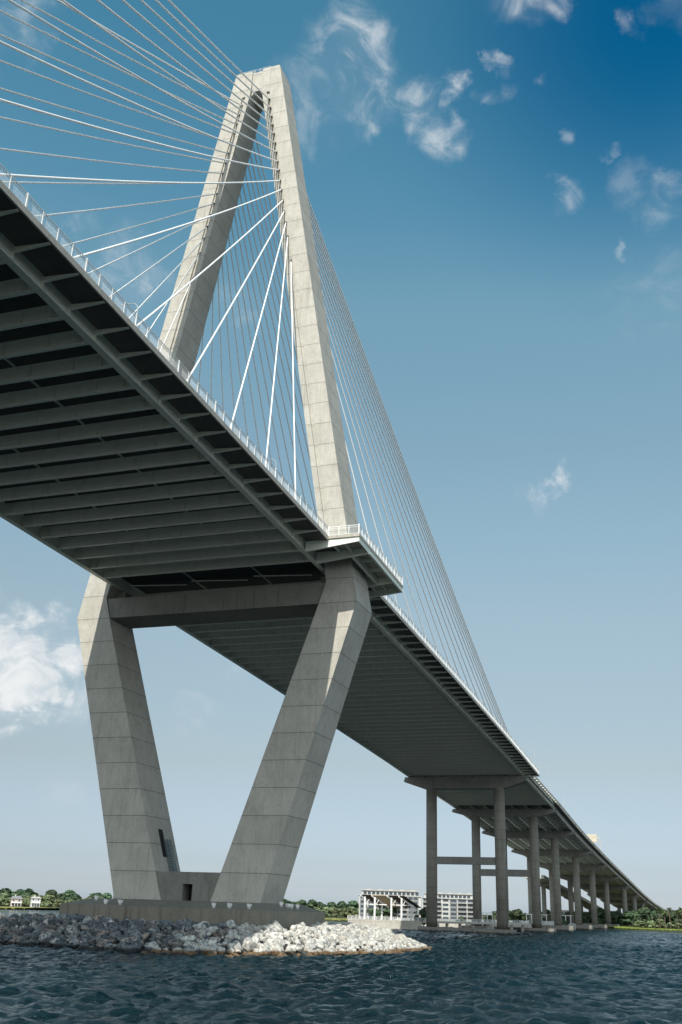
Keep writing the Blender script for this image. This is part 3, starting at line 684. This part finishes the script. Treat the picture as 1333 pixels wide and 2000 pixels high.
for i, (px, py, pz, r) in enumerate(cand):
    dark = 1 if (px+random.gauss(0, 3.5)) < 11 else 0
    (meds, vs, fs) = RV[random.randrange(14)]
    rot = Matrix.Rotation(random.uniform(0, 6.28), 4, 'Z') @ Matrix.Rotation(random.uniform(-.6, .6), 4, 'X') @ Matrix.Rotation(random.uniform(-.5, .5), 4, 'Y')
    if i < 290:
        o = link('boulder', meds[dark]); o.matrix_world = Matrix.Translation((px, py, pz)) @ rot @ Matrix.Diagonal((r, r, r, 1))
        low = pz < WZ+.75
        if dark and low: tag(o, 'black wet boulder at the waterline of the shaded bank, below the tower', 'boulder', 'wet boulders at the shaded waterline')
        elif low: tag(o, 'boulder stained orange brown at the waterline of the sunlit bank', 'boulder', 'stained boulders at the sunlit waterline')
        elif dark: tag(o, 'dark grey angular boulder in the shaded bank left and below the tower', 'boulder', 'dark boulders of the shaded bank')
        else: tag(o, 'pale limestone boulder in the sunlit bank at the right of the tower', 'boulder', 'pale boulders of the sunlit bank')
    else:
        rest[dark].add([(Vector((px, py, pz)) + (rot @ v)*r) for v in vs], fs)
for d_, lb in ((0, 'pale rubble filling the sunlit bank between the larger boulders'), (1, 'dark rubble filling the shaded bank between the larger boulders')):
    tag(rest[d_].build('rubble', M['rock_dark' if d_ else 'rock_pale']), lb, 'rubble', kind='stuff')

# ------------------------------------------------------------------ land
def grass_mat(name, a, b_):
    mt, t, b = mat(name); f = noise(t, pos(t, 1, 1, .3), .25, 6, .7); f2 = noise(t, pos(t), 2.5, 4)
    c = mixc(t, smooth(t, f, .35, .65), a, b_); c = mixc(t, mathn(t, 'MULTIPLY', f2, .4), c, tuple(x*.5 for x in a))
    t.links.new(c, b.inputs['Base Color']); b.inputs['Roughness'].default_value = .9; b.inputs['Specular IOR Level'].default_value = .1; return mt
M['marsh'] = grass_mat('marsh_grass', (.20, .23, .07), (.28, .27, .11)); M['lawn'] = grass_mat('bright_grass', (.15, .22, .04), (.21, .27, .06))
M['soil'] = grass_mat('woodland_floor', (.06, .07, .03), (.09, .085, .05))
SH = [(-1400, 300), (-420, 318), (-312, 365), (-345, 462), (-300, 468), (-150, 395), (-110, 378), (-75, 430), (-45, 475), (-20, 520), (12, 560), (35, 500), (58, 486), (90, 470), (160, 400), (420, 330), (1500, 300)]
mb = MB(); n = len(SH)
mb.add([(x, y, WZ-1) for x, y in SH]+[(x, y+1, .45) for x, y in SH]+[(x*1.0, y+60, .9) for x, y in SH]+[(x, 4000+y, 3.0) for x, y in SH],
       [(r*n+i, r*n+i+1, (r+1)*n+i+1, (r+1)*n+i) for r in range(3) for i in range(n-1)])
tag(mb.build('shore_ground', M['soil']), kind='structure', label='low far shore')
def marsh(name, pts, mt, w, lb, hmax=1.0, dens=3.2):
    """strip of reedy grass along a shoreline: one bed of upright blades"""
    mb = MB(); r = random.Random(5)
    for (xa, ya), (xb, yb) in zip(pts[:-1], pts[1:]):
        L_ = math.hypot(xb-xa, yb-ya)
        for _ in range(int(L_*dens)):
            t_ = r.random(); x = xa+(xb-xa)*t_; y = ya+(yb-ya)*t_+r.random()**1.5*w; h = r.uniform(.5, 1)*hmax; a = r.uniform(-.6, .6); q = r.uniform(.8, 1.6)
            dx, dy = math.cos(a)*q, math.sin(a)*q
            mb.add([(x-dx, y-dy, .1), (x+dx, y+dy, .1), (x+dx*.7, y+dy*.7+.2, .4+h*.8), (x+dx*.1, y+.3, .45+h), (x-dx*.6, y-dy*.6+.2, .4+h*.7)], [(0, 1, 2, 3, 4)])
    tag(mb.build(name, mt), lb, 'grass', kind='stuff')
marsh('marsh_grass', [(-420, 318), (-312, 366), (-345, 463), (-300, 469), (-150, 396), (-110, 379), (-75, 431)], M['marsh'], 26, 'yellow green marsh grass along the far shore at left', .8)
marsh('shore_grass', [(-20, 521), (12, 561), (35, 501), (58, 487), (90, 471), (160, 401)], M['lawn'], 24, 'bright green grass on the shore under the viaduct end', .5)

# ------------------------------------------------------------------ trees
def leaf_mat(name, a, b_):
    mt, t, b = mat(name); g = N(t, 'ShaderNodeNewGeometry'); oi = N(t, 'ShaderNodeObjectInfo')
    c = mixc(t, g.outputs['Random Per Island'], a, b_)
    hs = N(t, 'ShaderNodeHueSaturation'); t.links.new(c, hs.inputs['Color'])
    t.links.new(mathn(t, 'MULTIPLY_ADD', oi.outputs['Random'], .05, .475), hs.inputs['Hue']); t.links.new(mathn(t, 'MULTIPLY_ADD', oi.outputs['Random'], .7, .7), hs.inputs['Value'])
    t.links.new(hs.outputs[0], b.inputs['Base Color']); b.inputs['Roughness'].default_value = .7; b.inputs['Specular IOR Level'].default_value = .25; return mt
M['leaf_dark'] = leaf_mat('dark_leaves', (.045, .08, .045), (.085, .125, .065)); M['leaf_light'] = leaf_mat('light_leaves', (.13, .17, .085), (.20, .23, .12))  # greens greyed and lightened, distance haze put into the leaf colour
M['palm'] = leaf_mat('palm_leaves', (.06, .09, .03), (.11, .13, .05)); M['bark'] = paint('bark', (.13, .10, .075), .9, .4)
def crown_mesh(seed, mt, n=1150, leaf=.85):
    """crown about 1 tall and 1.2 wide in units of tree height, made of leaf clumps"""
    r = random.Random(seed); mb = MB(); lobes = []
    for k in range(r.randint(9, 13)):
        a = r.uniform(0, 6.28); q = r.uniform(.05, .40); z = r.uniform(.25, .86)*(1-.25*q); lobes.append((q*math.cos(a), q*math.sin(a), z, r.uniform(.12, .21)))
    lobes.append((0, 0, .8, .2))
    for _ in range(n):
        lx, ly, lz, lr = r.choice(lobes); v = Vector((r.gauss(0, 1), r.gauss(0, 1), r.gauss(0, 1))).normalized()
        p = Vector((lx, ly, lz))+v*lr*r.uniform(.72, 1.08)*Vector((1, 1, .8)).length/1.62
        nrm = (v+Vector((r.gauss(0, .45), r.gauss(0, .45), r.gauss(0, .45)))).normalized(); t_ = nrm.cross(Vector((.3, .2, 1))).normalized(); u_ = nrm.cross(t_); s_ = leaf*r.uniform(.05, .095)
        mb.add([p-t_*s_-u_*s_*.5, p+t_*s_*.4-u_*s_, p+t_*s_+u_*s_*.5, p+u_*s_, p-t_*s_*.7+u_*s_*.6], [(0, 1, 2, 3, 4)])
    return mb.mesh('crown', mt)
def trunk_mesh(seed):
    r = random.Random(seed); mb = MB(); mb.tube([(0, 0, -.02), (r.uniform(-.02, .02), 0, .2), (r.uniform(-.03, .03), .01, .5)], .032, 7, r2=.018)
    for k in range(4):
        a = k*1.57+r.uniform(-.4, .4); mb.tube([(0, 0, .28+.05*k), (.18*math.cos(a), .18*math.sin(a), .55+.05*k)], .014, 5, r2=.006)
    return mb.mesh('trunk', M['bark'])
CR = {k: [crown_mesh(i+10*j, M[k]) for i in range(5)] for j, k in enumerate(('leaf_dark', 'leaf_light'))}
TR = [trunk_mesh(i) for i in range(3)]
def tree(x, y, h, kind, label, group, wide=1.0, name='broadleaf_tree'):
    root = empty(name, (x, y, .5), random.uniform(0, 6.28), label=label, cat='tree', group=group)
    c = link('crown', random.choice(CR[kind]), root); c.scale = (h*wide, h*wide, h); t_ = link('trunk', random.choice(TR), root); t_.scale = (h, h, h)
r = random.Random(3)
def row(p0, p1, n, h0, h1, kind, label, group, jy=12, wide=1.5, name='broadleaf_tree'):
    for i in range(n):
        t_ = (i+r.uniform(.2, .8))/n; tree(p0[0]+(p1[0]-p0[0])*t_, p0[1]+(p1[1]-p0[1])*t_+r.uniform(0, jy), r.uniform(h0, h1), kind, label, group, wide, name)
row((-450, 480), (-300, 582), 24, 9.5, 12.5, 'leaf_dark', 'dark evergreen tree in the tall back row behind the marsh at left', 'tall trees of the left far shore', 20)
row((-420, 430), (-285, 520), 26, 6, 8.5, 'leaf_light', 'lighter green bushy tree in front of the dark woodland at left', 'light trees of the left far shore', 20, 1.4)
row((-400, 415), (-290, 500), 18, 4.0, 6.0, 'leaf_light', 'low scrubby bush at the back of the left marsh', 'bushes of the left far shore', 6, 1.8, 'bush')
row((-262, 590), (-165, 625), 17, 8.5, 11.5, 'leaf_dark', 'dark tree on the far shore between tower leg and pavilion', 'tall trees right of the tower', 20)
row((-190, 470), (-98, 510), 16, 5, 7.5, 'leaf_light', 'light green tree on the shore between tower leg and pavilion', 'light trees right of the tower', 20, 1.4)
row((-112, 455), (-92, 470), 3, 10.5, 12, 'leaf_dark', 'taller dark tree just left of the pale apartment block', 'trees left of the apartments', 8)
row((-62, 560), (40, 600), 17, 6.5, 9.5, 'leaf_dark', 'dark tree behind the promenade, seen between the bridge columns', 'trees between the bridge columns', 25)
row((-20, 640), (70, 640), 12, 9, 12, 'leaf_dark', 'dark tree under the low end of the viaduct', 'trees under the viaduct end', 30)
row((34, 545), (66, 530), 6, 9.5, 12.5, 'leaf_dark', 'dense dark tree at the right edge where the viaduct lands', 'trees at the right edge', 14, 1.1)
row((30, 530), (70, 512), 8, 3.5, 5.5, 'leaf_light', 'low green shrub on the grass at the right edge', 'shrubs at the right edge', 6, 1.7, 'shrub')
def palm_mesh(seed):
    q = random.Random(seed); mb = MB()
    for k in range(26):
        a = q.uniform(0, 6.28); el = q.uniform(-.7, 1.2); p0 = Vector((0, 0, 1)); d = Vector((math.cos(a)*math.cos(el), math.sin(a)*math.cos(el), math.sin(el)))
        L_ = q.uniform(.2, .3); m1 = p0+d*L_*.6; m2 = p0+d*L_-Vector((0, 0, L_*.35)); s_ = d.cross(Vector((0, 0, 1))).normalized()*.045
        mb.add([p0, m1+s_, m2, m1-s_], [(0, 1, 2, 3)])
    return mb.mesh('fronds', M['palm'])
PM = [palm_mesh(i) for i in range(3)]; PT = MB().tube([(0, 0, -.02), (.01, 0, .5), (0, 0, 1.0)], .028, 7, r2=.02).mesh('trunk', M['bark'])
def palm(x, y, h, label, group):
    root = empty('palm_tree', (x, y, .5), random.uniform(0, 6), label=label, cat='palm tree', group=group)
    link('fronds', random.choice(PM), root).scale = (h*1.1, h*1.1, h); link('trunk', PT, root).scale = (h, h, h)
for i in range(9): palm(-26+i*3.6+r.uniform(-1, 1), 500+r.uniform(-10, 14), r.uniform(5, 7), 'sabal palm on the promenade between bridge columns', 'palms by the promenade')
for i in range(5): palm(47+i*3.4+r.uniform(-1, 1), 508+r.uniform(-6, 6), r.uniform(8.5, 11), 'tall sabal palm in the clump at the right edge of the shore', 'palms at the right edge')

# ------------------------------------------------------------------ apartment block
M['wallw'] = concrete('white_render', (.56, .555, .54), streak=.15); M['wallg'] = concrete('grey_render', (.26, .265, .27), streak=.2)
M['glass'] = paint('window_glass', (.05, .07, .085), .15, .2)
M['roofm'] = paint('pale_roof', (.46, .44, .41), .7, .2)
def apartments(loc, rz_, w, floors, label, fh=2.75, d=16, setback=True):
    root = empty('apartment_block', loc, rz_, label=label, cat='apartment building', group=None)
    H = floors*fh
    mb = MB(); mb.box(0, w, 0, d, 0, H-fh); n = int(w/6.2); q = random.Random(int(w*7))
    if setback: mb.box(1.5, w-1.5, 2.2, d-1, H-fh, H)
    mb.build('wall', M['wallw'], root)
    MB().box(1.0, w-1.0, 1.3, d-.5, H+.002, H+.45).build('roof', M['roofm'], root)
    mb = MB(); mb.box(-.3, w+.3, -.7, .1, H-fh-.15, H-fh+.25); mb.build('cornice', M['wallw'], root)
    bays = []; x = .6
    while x < w-4:
        bw = q.uniform(4.2, 6.4); kind = q.choice('bwbwg'); bays.append((x, min(x+bw, w-.4), kind)); x += bw+.5
    wn = MB()
    for x in np.arange(2.5, w-3, 2.6): wn.box(x, x+1.9, 2.1, 2.17, H-fh+.5, H-.5)
    wn.build('window', M['glass'], root)
    cnt = 0
    for (xa, xb, kd) in bays:
        if kd == 'g': MB().box(xa, xb, -.5, -.003, 0, H-fh-.3).build('grey_bay', M['wallg'], root)
        yf = -.5 if kd == 'g' else 0.0
        for k in range(floors-1):
            z = k*fh
            if kd == 'b':
                MB().box(xa+.2, xb-.2, -.06, -.004, z+.15, z+2.35).build('window', M['glass'], root)
                b_ = MB(); b_.box(xa, xb, -1.6, 0.0, z-.12, z+.08); b_.box(xa+.1, xb-.1, -1.6, -1.54, z+.081, z+.9, 1); b_.box(xb-.1, xb+.1, -1.6, 0, z-.12, z+2.4) if q.random() < .5 else None; b_.build('balcony', [M['wallw'], M['wallg']], root)
            else:
                m_ = max(1, int((xb-xa)/2.4)); st = (xb-xa)/m_
                for j in range(m_):
                    MB().box(xa+j*st+.45, xa+(j+1)*st-.45, yf-.05, yf-.004, z+.75, z+2.15).build('window', M['glass'], root)
    mb = MB()
    for k in range(5): x = w*(.12+.18*k); mb.box(x, x+2.4, 6, 8.5, H+.46, H+.9)
    mb.build('roof_plant', M['roofm'], root)
    return root
apartments((-122.5, 457.0, 1.0), math.radians(17), 37, 6, 'pale six storey apartment block with balconies directly behind the pavilion roofs', 2.62)
apartments((-96.5, 506, 1.0), math.radians(13), 34, 6, 'pale apartment block seen between the two nearest bridge columns', 2.6)

# ------------------------------------------------------------------ promenade pier with pavilions
pr = empty('promenade_pier', (-30, 205, 2.6), label='long pale concrete fishing pier with a solid end wall and white railing', cat='pier')
PO = Vector((30, -205, -2.6))
# centre line points of the front edge, in world metres
PF = [(-44.6, 206.0), (-19.5, 213.5), (-5.0, 240.0), (9.5, 268.0), (14.0, 300.0)]
def offs(p, q, d):
    dx, dy = q[0]-p[0], q[1]-p[1]; L_ = math.hypot(dx, dy); return (-dy/L_*d, dx/L_*d)
ZP = 2.62
mb = MB()
back = []
for i, p_ in enumerate(PF):
    o1 = offs(PF[max(i-1, 0)], PF[min(i+1, len(PF)-1)], 11); back.append((p_[0]+o1[0], p_[1]+o1[1]))
for i in range(len(PF)-1):
    q4 = [PF[i], PF[i+1], back[i+1], back[i]]; mb.hexa([(x, y, ZP-.55) for x, y in q4], [(x, y, ZP) for x, y in q4])
mb.build('deck', M['walk'], pr, PO)
q4 = [PF[0], PF[1], back[1], back[0]]
cx_ = sum(x for x, y in q4)/4; cy_ = sum(y for x, y in q4)/4
q5 = [(cx_+(x-cx_)*.99, cy_+(y-cy_)*.985) for x, y in q4]
MB().hexa([(x, y, -2) for x, y in q5], [(x, y, ZP-.55) for x, y in q5]).build('end_wall', M['walk'], pr, PO)
mb = MB()
pc = 0
for i in range(1, len(PF)-1):
    (xa, ya), (xb, yb) = PF[i], PF[i+1]; L_ = math.hypot(xb-xa, yb-ya)
    ox, oy = offs(PF[i], PF[i+1], 1.2)
    for k in range(1, int(L_/7)+1):
        t_ = k*7/L_; x, y = xa+(xb-xa)*t_+ox, ya+(yb-ya)*t_+oy; wide = 2.2 if k == 1 and i < 3 else .5
        MB().hexa([(x-wide*1.15, y-.5, -2), (x+wide*1.15, y-.5, -2), (x+wide*1.15, y+.5, -2), (x-wide*1.15, y+.5, -2)], [(x-wide*.85, y-.5, ZP-.56), (x+wide*.85, y-.5, ZP-.56), (x+wide*.85, y+.5, ZP-.56), (x-wide*.85, y+.5, ZP-.56)]).build('pile', M['walk'], pr, PO)
mb = MB()
for a, b_ in zip(PF[:-1], PF[1:]):
    a3, b3 = Vector((*a, ZP)), Vector((*b_, ZP)); n_ = int((b3-a3).length/1.4)
    for hh in (1.05, .75, .45, .2): mb.bar(a3+Vector((0, 0, hh)), b3+Vector((0, 0, hh)), .09)
    for k in range(n_+1): p_ = a3.lerp(b3, k/n_); mb.box(p_.x-.07, p_.x+.07, p_.y-.07, p_.y+.07, ZP-.02, ZP+1.1)
mb.build('railing', M['white'], pr, PO)
# shed roofed pavilions standing on the pier
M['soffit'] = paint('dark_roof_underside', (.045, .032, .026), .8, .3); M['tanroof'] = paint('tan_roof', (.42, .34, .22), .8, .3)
def pavilion(loc, rz_, label, panels, rafters, posts):
    root = empty('pavilion', loc, rz_, label=label, cat='pavilion')
    # roof planes: high front eave, falling away to the back and right
    hi, lo, run, bk = 7.9, 4.3, 6.2, 7.0
    for x0, x1, mt in panels:
        MB().hexa([(x0, 0, hi), (x1, 0, hi), (x1+run, bk, lo), (x0+run, bk, lo)], [(x0, 0, hi+.25), (x1, 0, hi+.25), (x1+run, bk, lo+.25), (x0+run, bk, lo+.25)]).build('roof', mt, root)
    for x in rafters: MB().bar((x, -.15, hi-.05), (x+run, bk-.15, lo-.25), .3, .5).build('rafter', M['white'], root)
    for x, f in posts:
        zz = hi+(lo-hi)*f; mb = MB(); mb.box(x+run*f-.3, x+run*f+.3, bk*f-.3, bk*f+.3, 0, zz-.1); mb.bar((x+run*f, bk*f, zz*.6), (x+run*f+1.5, bk*f+.5, zz-.9), .2); mb.build('column', M['white'], root)
    x0 = panels[0][0]; mb = MB(); mb.bar((x0+1, 2.5, 5.0), (x0+9, 2.5, 5.0), .2, .35); mb.build('tie_beam', M['white'], root)
    return root
pavilion((-40.6, 208.8, ZP), math.radians(16.6), 'left one of two open pier pavilions, with one dark and one tan roof panel', [(0, 3.3, M['soffit']), (3.9, 8.6, M['tanroof'])], (-.3, 3.6), ((.6, .1), (4.0, .12), (2.0, .85)))
pavilion((-31.5, 211.5, ZP), math.radians(16.6), 'right one of two open pier pavilions, with dark roof undersides', [(0, 3.3, M['soffit']), (4.0, 5.6, M['soffit'])], (-.4, 3.7), ((.4, .12), (4.0, .12), (3.0, .85)))
def pergola(x, y, rz_, n, label, h=3.6):
    root = empty('pergola', (x, y, ZP-.3), rz_, label=label, cat='pergola', group='white pergolas along the promenade')
    for i in range(n):
        for yy in (0, 3): MB().box(i*2.2-.14, i*2.2+.14, yy-.14, yy+.14, 0, h).build('post', M['white'], root)
    mb = MB()
    for yy in (0, 3): mb.box(-.5, (n-1)*2.2+.5, yy-.1, yy+.1, h, h+.28)
    for k in range(n*2): mb.box(k*1.15-.3, k*1.15-.2, -.4, 3.4, h+.28, h+.45)
    mb.build('beam', M['white'], root)
pergola(-21.5, 316, .2, 4, 'white pergola just right of the pavilions, behind the nearest column')
pergola(-2.0, 330, .2, 5, 'white pergola between the first pier\'s right column and the second pier')
pergola(9.5, 340, .1, 4, 'white pergola on the promenade right of the nearest right hand column')
pg = MB(); pg.add([(-60, 300, .6), (40, 300, .6), (60, 560, .6), (-90, 560, .6), (-60, 300, -2), (40, 300, -2), (60, 560, -2), (-90, 560, -2)], [(0, 1, 2, 3), (4, 5, 1, 0), (5, 6, 2, 1), (7, 4, 0, 3)]) if 0 else None
# promenade ground behind the pier
PGP = [(-60, 318), (-30, 312), (0, 322), (14, 335), (10, 420), (-5, 520), (-60, 500), (-90, 430)]
tag(MB().hexa([(x, y, -2) for x, y in PGP], [(x, y, 2.2) for x, y in PGP]).build('promenade_ground', M['walk']), kind='structure', label='raised promenade ground behind the pier')
# benches of planting on the promenade
for i in range(8):
    bx, by = -30+i*6.0+r.uniform(-1, 1), 322+i*1.6+r.uniform(0, 8)
    tree(bx, by, r.uniform(3.4, 4.8), 'leaf_dark', 'small round green bush planted on the promenade by the pergolas', 'bushes on the promenade', 1.2, 'bush')
for i, (bx, by) in enumerate(((-37.5, 214), (-33.5, 215.5), (-21.5, 222))):
    tree(bx, by, [4.2, 3.8, 6.2][i], 'leaf_dark', ['small green bush under the left pavilion', 'small green bush between the two pavilions', 'round green tree right of the pavilions'][i], None, 1.0, 'bush' if i < 2 else 'broadleaf_tree')
# low brick and white buildings inland
def simple_building(name, loc, rz_, w, d, h, wall_m, label, rows=2, gable=0, roofm=None):
    root = empty(name, loc, rz_, label=label, cat='building' if name != 'house' else 'house')
    MB().box(0, w, 0, d, 0, h).build('wall', wall_m, root)
    mb = MB()
    if gable: mb.hexa([(-.4, -.5, h), (w+.4, -.5, h), (w+.4, d+.5, h), (-.4, d+.5, h)], [(.8, d/2-.1, h+gable), (w-.8, d/2-.1, h+gable), (w-.8, d/2+.1, h+gable), (.8, d/2+.1, h+gable)])
    else: mb.box(-.2, w+.2, -.2, d+.2, h+.002, h+.5)
    rf = mb.build('roof', roofm or M['roofm'], root)
    if gable: MB().box(w*.3, w*.3+.8, d/2-.4, d/2+.4, h+gable*.3, h+gable+.9).build('chimney', M['wallw'], rf)
    n = max(2, int(w/2.2))
    for rr in range(rows):
        for k in range(n):
            x = (k+.5)*w/n; MB().box(x-.4, x+.4, -.05, -.004, (rr+.3)*h/rows, (rr+.78)*h/rows).build('window', M['glass'], root)
    if name == 'house':
        mb = MB(); mb.box(.3, w-.3, -2.0, 0, h*.45, h*.45+.15)
        for k in range(4): x = .5+k*(w-1)/3; mb.box(x-.1, x+.1, -1.95, -1.75, 0, h*.45)
        mb.box(.3, w-.3, -2.0, -1.93, h*.45+.152, h*.45+.8); mb.build('porch', M['white'], root)
    return root
brick = concrete('red_brick', (.34, .17, .12), streak=.3)
simple_building('office_building', (-28, 690, 3), .05, 15, 10, 6.2, brick, 'low red brick building behind the trees, right of the second pier columns')
simple_building('shed_building', (-38, 700, 3), .05, 10, 10, 6.8, M['wallw'], 'low white building left of the red brick one, behind the trees')
tanw = concrete('tan_siding', (.50, .42, .36), streak=.2)
ha = math.radians(38)
simple_building('house', (-330, 404, 1.2), ha, 6.6, 6, 4.4, tanw, 'small tan house with a pale roof at the left edge of the woodland', 2, 1.6, M['wallg'])
simple_building('house', (-320.5, 411.0, 1.2), ha, 5.8, 6, 5.0, M['wallw'], 'tall white house with porches, right of the tan house', 3, 1.0)
simple_building('house', (-283.5, 434, 1.2), ha, 4.5, 5, 2.2, M['wallw'], 'low white roofed house half hidden at the left end of the plinth', 1, 1.5)
simple_building('house', (-347, 398, 3.2), ha, 4.2, 5, 3.0, M['wallw'], 'pale house partly hidden by trees at the left frame edge', 1, 1.0)
